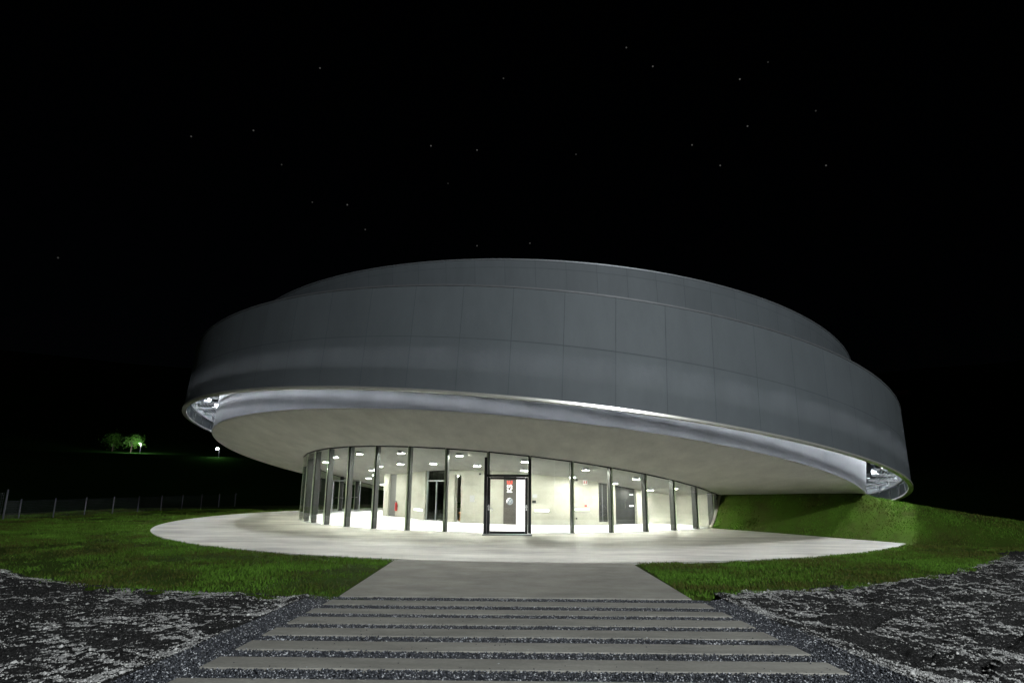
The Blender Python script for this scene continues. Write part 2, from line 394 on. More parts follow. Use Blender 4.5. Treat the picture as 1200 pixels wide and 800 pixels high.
# ------------------------------------------------------------------ grass blades
def blades():
    xs, ys = [], []
    for (n, x0, x1, y0, y1) in ((260000, -28, -2.5, 11.8, 34), (330000, 3, 24, 12.5, 36), (50000, -28, -6, 34, 46)):
        xs.append(rng.uniform(x0, x1, n)); ys.append(rng.uniform(y0, y1, n))
    x, y = np.concatenate(xs), np.concatenate(ys)
    e = soil_edge(x)+.35*(fbm(x*2.3, y*2.3, 3)-.5)*2
    ok = (y > e-.12+rng.normal(0, .12, len(x)))
    d = sdist(x, y)
    ok &= ~((np.hypot(x-SLAB[0], y-SLAB[1]) < SLAB[2]+.02) & (d < .05))
    ok &= ~((np.abs(x-.1) < 3.3+.05) & (y < 18)) & (np.hypot(x-GX, y-GY) > GR+.15)
    den = fbm(x*.55, y*.55, 4)*.6+fbm(x*2.2+8, y*2.2, 3)*.4
    ok &= rng.random(len(x)) < np.clip((den-.33)*5.5, .12, 1)
    x, y, den = x[ok], y[ok], den[ok]; n = len(x)
    z = terrain(x, y)-.01
    h = (.035+.055*rng.random(n))*np.clip(.5+den, .6, 1.2); w = .006+.004*rng.random(n)+.0003*y
    a = rng.random(n)*6.283; t = rng.normal(0, .45, (n, 2))
    b0 = np.stack([x-w*np.cos(a), y-w*np.sin(a), z], 1); b1 = np.stack([x+w*np.cos(a), y+w*np.sin(a), z], 1)
    tip = np.stack([x+t[:,0]*h, y+t[:,1]*h, z+h], 1)
    V = np.stack([b0, b1, tip], 1).reshape(-1, 3); F = np.arange(3*n).reshape(-1, 3)
    dry = fbm(x*.8+40, y*.8+7, 4)
    tone = np.clip((den-.35)*1.6+(dry-.5)*1.7+.12+rng.normal(0, .22, n), 0, 1)
    return tris('grass', V, F, M['blade'], np.repeat(tone, 3))
tag(blades(), 'short patchy green grass round the concrete forecourt and up the bank', 'grass', kind='stuff')

# ------------------------------------------------------------------ the building
bld = empty('museum_building', (1.2, 37, 0))
tag(bld, 'round two tier museum with perforated grey metal skin and lit glass lobby', 'museum')
N = 300
TH = [2*math.pi*i/N for i in range(N)]
# soffit: underside disc with rounded edge, in polar rings
mb = MB(); rr = [0, 4, 8, 11, 13, 15, 16.4, 17.06, 17.12]
for q, r0 in enumerate(rr):
    for t in TH: mb.v.append(tuple(RS.p(t, r0-RS.r, .03 if q == len(rr)-1 else 0)))
for q in range(len(rr)-1):
    for i in range(N):
        j = (i+1) % N; mb.f.append((q*N+j, q*N+i, (q+1)*N+i, (q+1)*N+j))
mb.build('soffit', M['soffit'], bld)
# drum wall rising from the soffit, and the roof over it
mb = MB()
for q in range(2):
    for t in TH:
        p = RS.p(t, -.03, .035)
        if q: e = RT.p(t, -1.40, -.12); p = Vector((e.x, e.y, max(e.z, p.z+.2)))
        mb.v.append(tuple(p))
for i in range(N): j = (i+1) % N; mb.f.append((i, j, N+j, N+i))
mb.build('drum_wall', M['drum'], bld, smooth=True)
mb = MB()
for t in TH: mb.v.append(tuple(RT.p(t, -.06, -.06)))
mb.v.append(tuple(RT.c-.06*RT.n))
for i in range(N): mb.f.append((i, (i+1) % N, N))
for t in TH: mb.v.append(tuple(RU.p(t, -.06, -.25)))
mb.v.append(tuple(RU.c-.25*RU.n)); k = N+1
for i in range(N): mb.f.append((k+i, k+(i+1) % N, k+N))
mb.build('roof', M['roof'], bld)
# skin: two rows of perforated panels
def SK(t, v, dr=0.):
    a, b_ = RB.p(t), RT.p(t); q = a.lerp(b_, v); d = Vector((math.cos(t), math.sin(t), 0)); return q+d*dr
NP = 72; SUB = 5
def panel_skin(name, fn, npan, rows, m):
    V, F, tone, mi = [], [], [], []
    out = lambda t: Vector((math.cos(t), math.sin(t), 0))*.004
    for pi in range(npan):
        for (v0, v1) in rows:
            k = len(V); tn = random.random()
            for q in range(SUB+1):
                t = 2*math.pi*(pi+q/SUB)/npan
                V += [tuple(fn(t, v0)), tuple(fn(t, v1))]; tone += [tn, tn]
            for q in range(SUB): F.append((k+2*q, k+2*q+2, k+2*q+3, k+2*q+1)); mi.append(0)
            k = len(V); w_ = .010/18.5; t = 2*math.pi*pi/npan             # vertical joint
            V += [tuple(fn(t-w_, v0)+out(t)), tuple(fn(t+w_, v0)+out(t)), tuple(fn(t+w_, v1)+out(t)), tuple(fn(t-w_, v1)+out(t))]; tone += [0]*4; F.append((k, k+1, k+2, k+3)); mi.append(1)
        vm = rows[0][1]; k = len(V)
        for q in range(SUB+1):
            t = 2*math.pi*(pi+q/SUB)/npan; V += [tuple(fn(t, vm-.004)+out(t)), tuple(fn(t, vm+.004)+out(t))]; tone += [0, 0]
        for q in range(SUB): F.append((k+2*q, k+2*q+2, k+2*q+3, k+2*q+1)); mi.append(1)
    me = bpy.data.meshes.new(name); me.from_pydata(V, [], F); me.update()
    a = me.attributes.new('panel', 'FLOAT', 'POINT'); a.data.foreach_set('value', tone)
    o = link(name, me, m, bld, True); me.materials.append(M['joint']); me.polygons.foreach_set('material_index', mi); return o
panel_skin('perforated_skin', SK, NP, ((.0,.5),(.5,1.0)), M['skin'])
# bottom flange and top edge of the skin
def hoop(name, fn, m, prof, parent=None):
    """sweep a closed profile of (dr, v/dz) around; fn(t, dr, dz)"""
    mb = MB(); K = len(prof)
    for t in TH:
        for dr, dz in prof: mb.v.append(tuple(fn(t, dr, dz)))
    for i in range(N):
        j = (i+1) % N
        for q in range(K):
            p = (q+1) % K; mb.f.append((i*K+q, j*K+q, j*K+p, i*K+p))
    return mb.build(name, m, parent or bld)
hoop('skin_rim', lambda t, dr, dz: RB.p(t, dr, dz), M['rim'], [(.05,-.02),(.05,.055),(-.13,.055),(-.13,-.02)])
hoop('skin_coping', lambda t, dr, dz: RT.p(t, dr, dz), M['frame'], [(.02,-.03),(.02,.03),(-.06,.03),(-.06,-.03)])
# frame behind the skin: posts and hoops
for i in range(NP):
    mb = MB(); t = 2*math.pi*i/NP; a_ = SK(t, .03, -.10); b_ = SK(t, .97, -.10); mb.tube(a_, b_, .035, n=6); mb.build('skin_post', M['frame'], bld)
for v in (.22, .5, .80):
    hoop('skin_hoop', lambda t, dr, dz, v=v: SK(t, v, dr)+Vector((0,0,dz)), M['frame'], [(-.04,-.05),(-.04,.05),(-.16,.05),(-.16,-.05)])
# upper tier
RL = Ring(1.724, 37.19, 16.608, RT.a, RT.b, RT.c.z+RT.a*(1.724-1.404)+RT.b*(37.19-37.023))
UP = lambda t, v: RL.p(t, 0, -.05).lerp(RU.p(t), v)
panel_skin('upper_skin', UP, 96, ((.0,.86),(.86,1.0)), M['upper'])
hoop('upper_rail', lambda t, dr, dz: RU.p(t, dr, dz), M['steel'], [(.03,-.015),(.03,.03),(-.03,.03),(-.03,-.015)])
for i in range(96):
    mb = MB(); t = 2*math.pi*i/96; a_ = UP(t, 0); b_ = UP(t, 1); d = Vector((math.cos(t), math.sin(t), 0))*-.06
    mb.tube(a_+d, b_+d, .025, n=5); mb.build('upper_post', M['frame'], bld)
# walkway grating and brackets in the gap, lamps under it
for q, dr in enumerate((-.98,-.84,-.70,-.56,-.42,-.28)):
    hoop('grating_bar', lambda t, r, dz, dr=dr: SK(t, .30, dr+r)+Vector((0,0,dz)), M['steel'], [(.018,-.02),(.018,.02),(-.018,.02),(-.018,-.02)])
for i in range(NP):
    t = 2*math.pi*(i)/NP; mb = MB(); a_ = SK(t, .265, -.16); b_ = SK(t, .265, -1.38)
    d = Vector((-math.sin(t), math.cos(t), 0))*.03; z = Vector((0,0,.055))
    mb.hexa([a_-d-z, a_+d-z, b_+d-z, b_-d-z, a_-d+z, a_+d+z, b_+d+z, b_-d+z])
    mb.build('bracket', M['frame'], bld)
NL = 72
for i in range(NL):
    t = 2*math.pi*(i+.5)/NL; mb = MB(); c = SK(t, .56, -.36); mb.box(c, (.10, .36, .03), t); o_ = Vector((math.cos(t), math.sin(t), 0)); g_ = Vector((-math.sin(t), math.cos(t), 0))
    mb.box(c+.11*o_-Vector((0,0,.08)), (.008, .36, .13), t)
    for s_ in (-1, 1): mb.box(c+s_*.36*g_-Vector((0,0,.08)), (.11, .006, .12), t)
    h = mb.build('gap_lamp', M['steel'], bld)
    mb = MB(); c = c-Vector((0, 0, .042)); mb.box(c, (.06, .30, .008), t); mb.build('lens', M['gaplamp'], h)

# glass lobby: mullions and panes
phis = [-61.6,-54.9,-47.3,-39.0,-30.7,-22.2,-13.9,-5.3,3.0,11.6,20.0,28.4,36.6,45.0]
phis = [-150.,-141.6,-133.2,-124.8,-116.5,-108.4,-100.3,-92.4,-84.6,-76.8,-69.2]+phis+[53.5,61.5]
def gp_(phi, r): a = R(phi); return GX+r*math.sin(a), GY-r*math.cos(a)
for ph in phis:
    a = R(ph); mb = MB(); hw, r0, r1 = .062, GR-.30, GR-.07
    P = []
    for top in (0, 1):
        for r_, s in ((r0,-1),(r1,-1),(r1,1),(r0,1)):
            x, y = gp_(ph, r_); x += s*hw*math.cos(a); y += s*hw*math.sin(a)
            P.append((x, y, soff(x, y)+.01 if top else .031))
    P = [P[i] for i in (1,2,3,0,5,6,7,4)]
    mb.hexa(P); mb.build('mullion', M['ribmetal'], bld)
for p0, p1 in zip(phis[:-1], phis[1:]):
    door = p0 == -5.3
    (x0, y0), (x1, y1) = gp_(p0+.12, GR), gp_(p1-.12, GR)
    l = math.hypot(x1-x0, y1-y0); nx_, ny_ = -(y1-y0)/l*.012, (x1-x0)/l*.012
    zb = 2.43 if door else .045
    mb = MB(); mb.hexa([(x0-nx_,y0-ny_,zb),(x1-nx_,y1-ny_,zb),(x1+nx_,y1+ny_,zb),(x0+nx_,y0+ny_,zb)]+[(px, py, soff(px, py)-.012) for px, py in ((x0-nx_,y0-ny_),(x1-nx_,y1-ny_),(x1+nx_,y1+ny_),(x0+nx_,y0+ny_))])
    gpn = mb.build('glass_pane', M['glass'], bld)
    mb = MB(); ux, uy = (x1-x0)/l*.010, (y1-y0)/l*.010
    for ex_, ey_, s_ in ((x0, y0, -1), (x1, y1, 1)):
        q = [(ex_-nx_, ey_-ny_), (ex_+s_*ux-nx_, ey_+s_*uy-ny_), (ex_+s_*ux+nx_, ey_+s_*uy+ny_), (ex_+nx_, ey_+ny_)]
        mb = MB(); mb.hexa([(a_, b_, zb) for a_, b_ in q]+[(a_, b_, soff(a_, b_)-.012) for a_, b_ in q]); mb.build('pane_edge', M['paneedge'], gpn)
    mb = MB(); q = [(x0-3*nx_,y0-3*ny_),(x1-3*nx_,y1-3*ny_),(x1+3*nx_,y1+3*ny_),(x0+3*nx_,y0+3*ny_)]
    mb.hexa([(a_, b_, soff(a_, b_)-.045) for a_, b_ in q]+[(a_, b_, soff(a_, b_)+.01) for a_, b_ in q]); mb.build('head_channel', M['black'], bld)
    if not door:
        mb = MB(); e = 3.2
        mb.hexa([(x0-e*nx_,y0-e*ny_,.0302),(x1-e*nx_,y1-e*ny_,.0302),(x1+e*nx_,y1+e*ny_,.0302),(x0+e*nx_,y0+e*ny_,.0302),(x0-e*nx_,y0-e*ny_,.044),(x1-e*nx_,y1-e*ny_,.044),(x1+e*nx_,y1+e*ny_,.044),(x0+e*nx_,y0+e*ny_,.044)])
        mb.build('sill', M['steel'], bld)
# entrance door: posts, header, leaf, handles, threshold
dy = 26.62; dl, dr_ = -1.10, .86
door = MB()
for xx, w in ((dl+.06, .06), (dr_-.06, .06)): door.box((xx, dy+.05, 1.58), (w, .17, 1.55 if xx < 0 else 1.50))
D0 = door.build('entrance_door', M['black'], bld)
mb = MB(); mb.box(((dl+dr_)/2, dy, 2.38), ((dr_-dl)/2-.12, .09, .05)); mb.build('header', M['black'], D0)
mb = MB()
for xx in (dl+.20, dr_-.20): mb.box((xx, dy-.06, 1.18), (.055, .03, 1.12))
mb.box(((dl+dr_)/2, dy-.06, 2.27), ((dr_-dl)/2-.26, .03, .045)); mb.box(((dl+dr_)/2, dy-.06, .105), ((dr_-dl)/2-.26, .03, .045))
mb.build('door_leaf_frame', M['black'], D0)
mb = MB(); mb.box(((dl+dr_)/2, dy-.06, 1.19), ((dr_-dl)/2-.26, .01, 1.03)); mb.build('door_glass', M['glass'], D0)
mb = MB(); mb.box(((dl+dr_)/2, dy-.40, .045), ((dr_-dl)/2+.02, .34, .014)); mb.build('threshold', M['frame'], D0)
for xx, s in ((dl+.20, 1), (dr_-.20, -1)):
    mb = MB(); mb.box((xx, dy-.098, 1.09), (.03, .006, .11)); mb.tube((xx, dy-.10, 1.12), (xx, dy-.17, 1.12), .014)
    mb.tube((xx-.06*s, dy-.165, 1.13), (xx+.05*s, dy-.165, 1.13), .014); mb.tube((xx+.03*s, dy-.165, 1.13), (xx+.17*s, dy-.16, .97), .02); mb.build('handle', M['lever'], D0)

# lobby floor, concrete core wall and its openings
mb = MB(); pts = [gp_(360*i/160, GR-.13) for i in range(160)]
mb.v = [(x, y, .0345) for x, y in pts]+[(GX, GY, .0345)]
mb.f = [(i, (i+1) % 160, 160) for i in range(160)]
mb.build('lobby_floor', M['floor'], bld)
def cw(phi, dr=0.): a = R(phi); return CX+(CR+dr)*math.sin(a), CY-(CR+dr)*math.cos(a)
core = MB()
def wall_arc(mb, p0, p1, z0, z1=None, r0=-.25, r1=0.):
    n = max(1, int((p1-p0)/2.5))
    for i in range(n):
        a, b_ = p0+(p1-p0)*i/n, p0+(p1-p0)*(i+1)/n
        q = [cw(a, r1), cw(b_, r1), cw(b_, r0), cw(a, r0)]
        mb.hexa([(x, y, z0) for x, y in q]+[(x, y, (soff(x, y)+.05) if z1 is None else z1) for x, y in q])
wall_arc(core, -67, -51.2, .03); wall_arc(core, -39.2, -35.0, .03); wall_arc(core, -35.0, -32.1, 2.45)
wall_arc(core, -32.1, 16.8, .03); wall_arc(core, 16.8, 20.8, 2.24); wall_arc(core, 16.8, 20.8, .03, .16); wall_arc(core, 20.8, 23.2, .03)
wall_arc(core, 23.2, 32.4, 2.14); wall_arc(core, 32.4, 36.5, .03)
def wall_seg(mb, a, b_, z0=.03, th=.25, z1=None):
    (x0, y0), (x1, y1) = a, b_; l = math.hypot(x1-x0, y1-y0); nx_, ny_ = -(y1-y0)/l*th, (x1-x0)/l*th
    q = [(x0,y0),(x1,y1),(x1+nx_,y1+ny_),(x0+nx_,y0+ny_)]
    mb.hexa([(x, y, z0) for x, y in q]+[(x, y, (soff(x, y)+.05) if z1 is None else z1) for x, y in q])
S0, S1 = (-6.0, 37.62), (-7.78, 39.18)
lerp2 = lambda t: (S0[0]+(S1[0]-S0[0])*t, S0[1]+(S1[1]-S0[1])*t)
wall_seg(core, lerp2(.50), S0); wall_seg(core, S1, lerp2(.80)); wall_seg(core, lerp2(.8), lerp2(.5), 2.62)
rear = MB(); wall_seg(rear, (-5.2, 48.2), (-7.74, 39.5)); rear.build('rear_wall', M['core'], bld)
core.build('core_wall', M['core'], bld)
# doors in the core wall
def panel(name, m, p0, p1, z0, z1, dr=-.18, th=.05, parent=None):
    mb = MB(); wall_arc(mb, p0, p1, z0, z1, dr-th, dr); return mb.build(name, m, parent or bld)
mb = MB(); q = [lerp2(.8), lerp2(.5)]; wall_seg(mb, (q[0][0]+.08, q[0][1]+.09), (q[1][0]+.08, q[1][1]+.09), .035, .05, 2.62); tag(mb.build('lobby_door', M['greydoor'], bld), 'plain dark grey door')
d1 = panel('lobby_door', M['blackdoor'], 23.2, 32.4, .035, 2.14)
mb = MB(); x, y = cw(27.8, -.12); mb.tube((x, y, .85), (x, y, 1.25), .015); mb.build('handle', M['chrome'], d1)
for z in (1.52, .95):
    mb = MB(); wall_arc(mb, 30.0, 31.8, z-.03, z+.03, -.178, -.172); mb.build('notice', M['white'], d1)
d2 = panel('lobby_door', M['blackdoor'], 16.8, 20.8, .16, 2.24, -.22)
mb = MB(); wall_arc(mb, 18.7, 18.95, .16, 2.24, -.22, -.19); mb.build('door_stile', M['frame'], d2)
mb = MB(); x, y = cw(17.9, -.16); mb.tube((x, y, 1.0), (x, y, 1.14), .02); mb.build('handle', M['chrome'], d2)
d3 = panel('glazed_door', M['darkglass'], -51.2, -39.2, .04, 2.95, -.14, .02)
mb = MB(); wall_arc(mb, -51.2, -39.2, 2.10, 2.17, -.20, -.10); wall_arc(mb, -51.2, -50.7, .04, 2.9, -.2, -.1); wall_arc(mb, -45.3, -44.9, .04, 2.1, -.2, -.1); wall_arc(mb, -39.7, -39.2, .04, 2.9, -.2, -.1); mb.build('door_frame', M['steel'], d3)
mb = MB(); wall_arc(mb, -56, -28, .03, None, -2.9, -2.8); mb.build('inner_wall', M['grey'], bld)
mb = MB(); x, y = cw(-47.5, -1.4); mb.tube((x, y, .03), (x, y, soff(x, y)), .2, n=16); mb.build('column', M['core'], bld)
# orange bench in the narrow opening
b1 = MB(); x, y = cw(-34.0, -1.0); b1.box((x, y, .46), (.5, .2, .04)); b1.box((x, y, .12), (.5, .2, .04)); b1.box((x-.4, y, .24), (.03, .17, .2)); b1.box((x+.4, y, .24), (.03, .17, .2))
tag(b1.build('bench', M['orange']), 'orange wooden bench inside the narrow dark opening of the concrete wall', 'bench')
# curved wall closing the lobby on the right, kerb where the bank meets the glass
ctl = [cw(36.5), (7.55, 34.30), (8.15, 34.55), (8.8, 34.55), (9.35, 34.2), (9.75, 33.55), (10.02, 32.75), (10.18, 32.0)]
cur = []
for i in range(len(ctl)-1):
    p0, p1, p2, p3 = (Vector(ctl[max(0, min(len(ctl)-1, i+q))]) for q in (-1, 0, 1, 2))
    for q in range(6):
        t = q/6; cur.append(.5*((2*p1)+(p2-p0)*t+(2*p0-5*p1+4*p2-p3)*t*t+(3*p1-p0-3*p2+p3)*t**3))
cur.append(Vector(ctl[-1])); mb = MB(); k = len(cur)
nrm = []
for i in range(k):
    d = (cur[min(k-1, i+1)]-cur[max(0, i-1)]).normalized(); nrm.append(Vector((d.y, -d.x)))
prof = [(.0, None), (.0, .55), (.05, .32), (.15, .15), (.32, .05), (.55, .036), (.55, .0), (-.12, .0), (-.12, None)]
for i in range(k):
    for dn_, z in prof:
        fd = min(1, i/8, ) ; p = cur[i]+nrm[i]*dn_*(fd if dn_ > 0 else 1); mb.v.append((p.x, p.y, soff(p.x, p.y)+.04 if z is None else z))
K_ = len(prof)
for i in range(k-1):
    for q in range(K_):
        p = (q+1) % K_; mb.f.append((i*K_+q, i*K_+p, (i+1)*K_+p, (i+1)*K_+q))
mb.build('curved_wall', M['core'], bld, smooth=False)
mb = MB()
for i in range(24):
    a_, b_ = 47+i*1.5, 47+(i+1)*1.5
    q = [gp_(a_, GR+.03), gp_(b_, GR+.03), gp_(b_, GR+.16), gp_(a_, GR+.16)]
    zz = [max(.02, float(terrain(*gp_(p, GR+.2), False))+.03) for p in (a_, b_, b_, a_)]
    mb.hexa([(x, y, -.05) for x, y in q]+[(x, y, z) for (x, y), z in zip(q, zz)])
mb.build('bank_kerb', M['path'], bld)
# emergency exit in the rear glass
mb = MB()
for ph in (-116.3, -100.5):
    x, y = gp_(ph, GR-.5); mb.tube((x, y, .03), (x, y, 2.08), .035, n=8)
(x0, y0), (x1, y1) = gp_(-116.3, GR-.5), gp_(-100.5, GR-.5); mb.tube((x0,y0,2.08), (x1,y1,2.08), .035, n=8); mb.tube((x0,y0,.12), (x1,y1,.12), .03, n=8)
ed = mb.build('emergency_exit', M['steel'], bld)
for t in (.25, .75):
    mb = MB(); x, y = x0+(x1-x0)*t, y0+(y1-y0)*t; mb.tube((x-.3, y+.05, .98), (x+.3, y-.05, .98), .025, n=8); mb.build('handle', M['chrome'], ed)
# ceiling downlights on two rings
spots = [(4.93, -41.1)]+[(11.25, p) for p in (-86,-71.5,-57.3,-42.9,-28.2,-12.8,2.3,16.6,30.6,44.9)]+[(8.6, p) for p in (-90,-75.5,-60,-44.2,-28.3,-12.3,3.2,19.5,34.8,49)]+[(9.8, -104), (10.6, -120)]
for r_, p in spots:
    a = R(p); x, y = GX+r_*math.sin(a), GY-r_*math.cos(a); z = soff(x, y)
    if r_ != 4.93 and math.hypot(x-CX, y-CY) < CR+.85: 
        k = (CR+.9)/math.hypot(x-CX, y-CY); x, y = CX+(x-CX)*k, CY+(y-CY)*k; z = soff(x, y)
    mb = MB(); mb.tube((x, y, z+.03), (x, y, z-.10), .17, n=20); d = mb.build('downlight', M['grey'], bld)
    mb = MB(); mb.tube((x, y, z-.1015), (x, y, z-.106), .15, n=20); mb.build('lens', M['downlight'], d)
# wall fittings and added glare bars
def onwall(name, m, phi, z, w, h, d=.03, parent=None, lab=None):
    a = R(phi); x, y = cw(phi, d/2+.004); mb = MB(); mb.box((x, y, z), (w/2, d/2, h/2), a); o = mb.build(name, m, parent or bld)
    if lab: tag(o, lab)
    return o
onwall('wall_plaque', M['grey'], -27.3, 1.25, .27, .34)
onwall('control_box', M['grey'], -5.1, 1.44, .24, .17, .06); onwall('card_reader', M['black'], -5.3, 1.16, .19, .13, .05)
onwall('sensor', M['black'], -24.3, 2.50, .09, .09, .08); onwall('sensor', M['black'], -12.9, 2.42, .09, .09, .08); onwall('sensor', M['black'], 9.0, 2.25, .08, .10, .08)
onwall('socket', M['black'], -21.4, .47, .08, .08, .02); onwall('socket', M['black'], 8.8, .36, .08, .08, .02)
es = onwall('exit_sign', M['white'], 12.0, 2.14, .22, .20, .02)
for da in (-.35, .35): onwall('pictogram', M['red'], 12.0+da, 2.14, .05, .14, .03, es)
onwall('hydrant_sign', M['red'], 12.1, .98, .12, .09, .02); onwall('switch', M['white'], 15.2, 1.40, .16, .07, .02)
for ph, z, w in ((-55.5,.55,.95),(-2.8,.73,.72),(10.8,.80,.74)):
    onwall('glare_bar', M['glarebar'], ph, z, w, .10, .05)  # added glowing bars in place of lamp reflections in the panes, no fittings
# banner with letters and the grey globe
ba = R(-13.45); bx, by = cw(-13.45, .05)
ban = MB(); ban.box((bx, by, 1.20), (.325, .018, 1.17), ba); B0 = ban.build('banner', M['brown'])
tag(B0, 'tall dark brown banner with upright letters and a grey globe behind the door', 'banner')
def banner_pt(u, z, d=.022): return (bx+u*math.cos(ba)+d*math.sin(ba), by+u*math.sin(ba)-d*math.cos(ba), z)
def letter(ch, z, m):
    cu = bpy.data.curves.new('letter', 'FONT'); cu.body = ch; cu.size = .37; cu.extrude = .003; cu.offset = .012; cu.align_x = 'CENTER'; cu.align_y = 'CENTER'
    cu.materials.append(m); o = bpy.data.objects.new('letter', cu); col.objects.link(o)
    Rm = Matrix.Rotation(ba, 4, 'Z') @ Matrix.Rotation(R(90), 4, 'X') @ Matrix.Rotation(R(90), 4, 'Z')
    dg = bpy.context.evaluated_depsgraph_get(); me = bpy.data.meshes.new_from_object(o.evaluated_get(dg)); me.name = 'letter'
    bpy.data.objects.remove(o); me.transform(Matrix.Translation(banner_pt(.0, z, .026)) @ Rm)
    return link('letter', me, None, B0)
letter('K', 1.70, M['whitetext']); letter('S', 1.90, M['whitetext']); letter('E', 2.09, M['redtext'])
m, nt, b = mat('grey_globe'); L(nt, ramp(nt, noise(nt, 9, 6), [(.35,(.05,.06,.08)),(.65,(.26,.29,.33))]), b.inputs['Base Color']); M['globe'] = m
mb = MB(); c0 = Vector(banner_pt(0, 1.16, .018)); mb.tube(c0, Vector(banner_pt(0, 1.16, .026)), .175, n=28); gl = mb.build('globe_print', M['globe'], B0)
mb = MB(); k = 14
for i in range(k+1):
    t = R(70)+R(150)*i/k
    for rr_ in (.172, .172-.075*math.sin(math.pi*i/k)-.001): mb.v.append(banner_pt(rr_*math.cos(t), 1.16+rr_*math.sin(t), .030))
for i in range(k): mb.f.append((2*i, 2*i+1, 2*i+3, 2*i+2))
mb.build('globe_crescent', M['whitetext'], gl)
wa = R(-9.6); wx, wy = cw(-9.6, .04); mb = MB(); mb.box((wx, wy, 1.20), (.25, .014, 1.16), wa)
tag(mb.build('display_board', M['white']), 'plain white upright board beside the dark banner behind the door', 'board')
# fire extinguisher on the wall by the grey door
tx, ty = lerp2(.40); ex = MB(); px, py = tx-.09, ty-.10
ex.tube((px, py, .38), (px, py, .80), .075, n=14); ex.tube((px, py, .80), (px, py, .88), .075, .03, n=14)
E0 = ex.build('fire_extinguisher', M['red'], smooth=False); tag(E0, 'red fire extinguisher on the concrete wall beside the grey door', 'extinguisher')
mb = MB(); mb.tube((px, py, .88), (px, py, .94), .022); mb.box((px, py-.04, .95), (.02, .07, .012)); mb.tube((px+.02, py, .92), (px+.10, py-.02, .6), .012); mb.build('valve', M['black'], E0)

# ------------------------------------------------------------------ fence at the left
fe = empty('wire_fence', (-25, 34, 0)); tag(fe, 'low wire mesh fence with thin steel posts along the dark lawn edge', 'fence')
def fpt(y): return -25.5+.205*(y-32.6), y
fy = [33.26+1.94*i for i in range(10)]
gz = lambda x, y: float(terrain(x, y))
for i, y in enumerate(fy):
    x, yy = fpt(y); mb = MB(); z = gz(x, yy); mb.tube((x, yy, z-.3), (x, yy, z+1.0), .032, n=8); mb.tube((x, yy, z+1.0), (x, yy, z+1.02), .045, .02, n=8); mb.build('post', M['fence'], fe)
x, yy = fpt(32.45); mb = MB(); mb.tube((x, yy, -.3), (x+.02, yy, 1.5), .045, n=8); mb.build('post', M['fence'], fe)
x, yy = fpt(42.95); mb = MB(); mb.tube((x, yy, -.3), (x, yy, 1.0), .032, n=8); mb.build('post', M['fence'], fe)
def mesh_panel(a, b_, za, zb, h0, h1, name='mesh_panel', wr=.0022):
    mb = MB(); n = 30; a, b_ = Vector(a), Vector(b_)
    for i in range(n+1):
        t = i/n; p = a.lerp(b_, t); z = za+(zb-za)*t; h = h0+(h1-h0)*t; mb.tube((p.x, p.y, z+.05), (p.x, p.y, z+h), wr, n=3, cap=False)
    for q in range(11):
        t = q/10; mb.tube((a.x, a.y, za+.05+(h0-.05)*t), (b_.x, b_.y, zb+.05+(h1-.05)*t), wr, n=3, cap=False)
    return mb.build(name, M['fence'], fe)
for y0, y1 in zip(fy[:-1], fy[1:]):
    (xa, ya), (xb, yb) = fpt(y0), fpt(y1); mesh_panel((xa, ya, 0), (xb, yb, 0), gz(xa, ya), gz(xb, yb), .92, .92)
mesh_panel((*fpt(32.5), 0), (*fpt(33.26), 0), 0, 0, .95, .92)
mesh_panel((-27.2, 30.6, 0), (*fpt(32.3), 0), 0, 0, 1.0, 1.35, wr=.006)

# ------------------------------------------------------------------ far left: lit trees, lamps, houses
def far_pt(dx, dz, y): return dx*y, y, 2.15+dz*y
def tree(name, x, y, hgt, rad, label, nl=1500, group=None):
    z = float(terrain(x, y)); e = empty(name, (x, y, z)); tag(e, label, 'tree', group)
    mb = MB(); mb.tube((x, y, z-.2), (x+.1, y, z+hgt*.45), .17, .10, n=7)
    for q in range(6):
        a = q*1.05; mb.tube((x+.05, y, z+hgt*(.28+.05*q)), (x+rad*.6*math.cos(a), y+rad*.6*math.sin(a), z+hgt*(.5+.06*q)), .06, .02, n=5)
    mb.build('trunk', M['bark'], e)
    cl = rng.normal(0, .42, (14, 3))*np.array([rad, rad, hgt*.28])+np.array([x, y, z+hgt*.66])
    c = cl[rng.integers(0, 14, nl)]+rng.normal(0, .30*rad, (nl, 3)); s = .10+.10*rng.random(nl)
    q = rng.normal(0, 1, (nl, 3, 3)); q /= np.linalg.norm(q, axis=2, keepdims=True)
    V = (c[:,None]+q*s[:,None,None]).reshape(-1,3); tris('crown', V, np.arange(3*nl).reshape(-1,3), M['leaf'], np.repeat(rng.random(nl), 3), e)
def point(name, loc, power, c, rad=.2, parent=None):
    l = bpy.data.lights.new(name, 'POINT'); l.energy = power; l.color = c; l.shadow_soft_size = rad; o = bpy.data.objects.new(name, l); o.location = loc; col.objects.link(o)
    return o
x, y, z = far_pt(-.6035, .045, 156); tree('tree', x, y, 4.4, 1.8, 'small bright green tree lit by a lamp on the far dark terrace', 2200)
x, y, z = far_pt(-.633, .045, 158); tree('tree', x, y, 4.5, 2.4, 'dim broad tree standing left of the lit green tree', 1800)
M['dimlamp'] = emit('dim_lamp_lens', (.8,.9,1.), 4.)
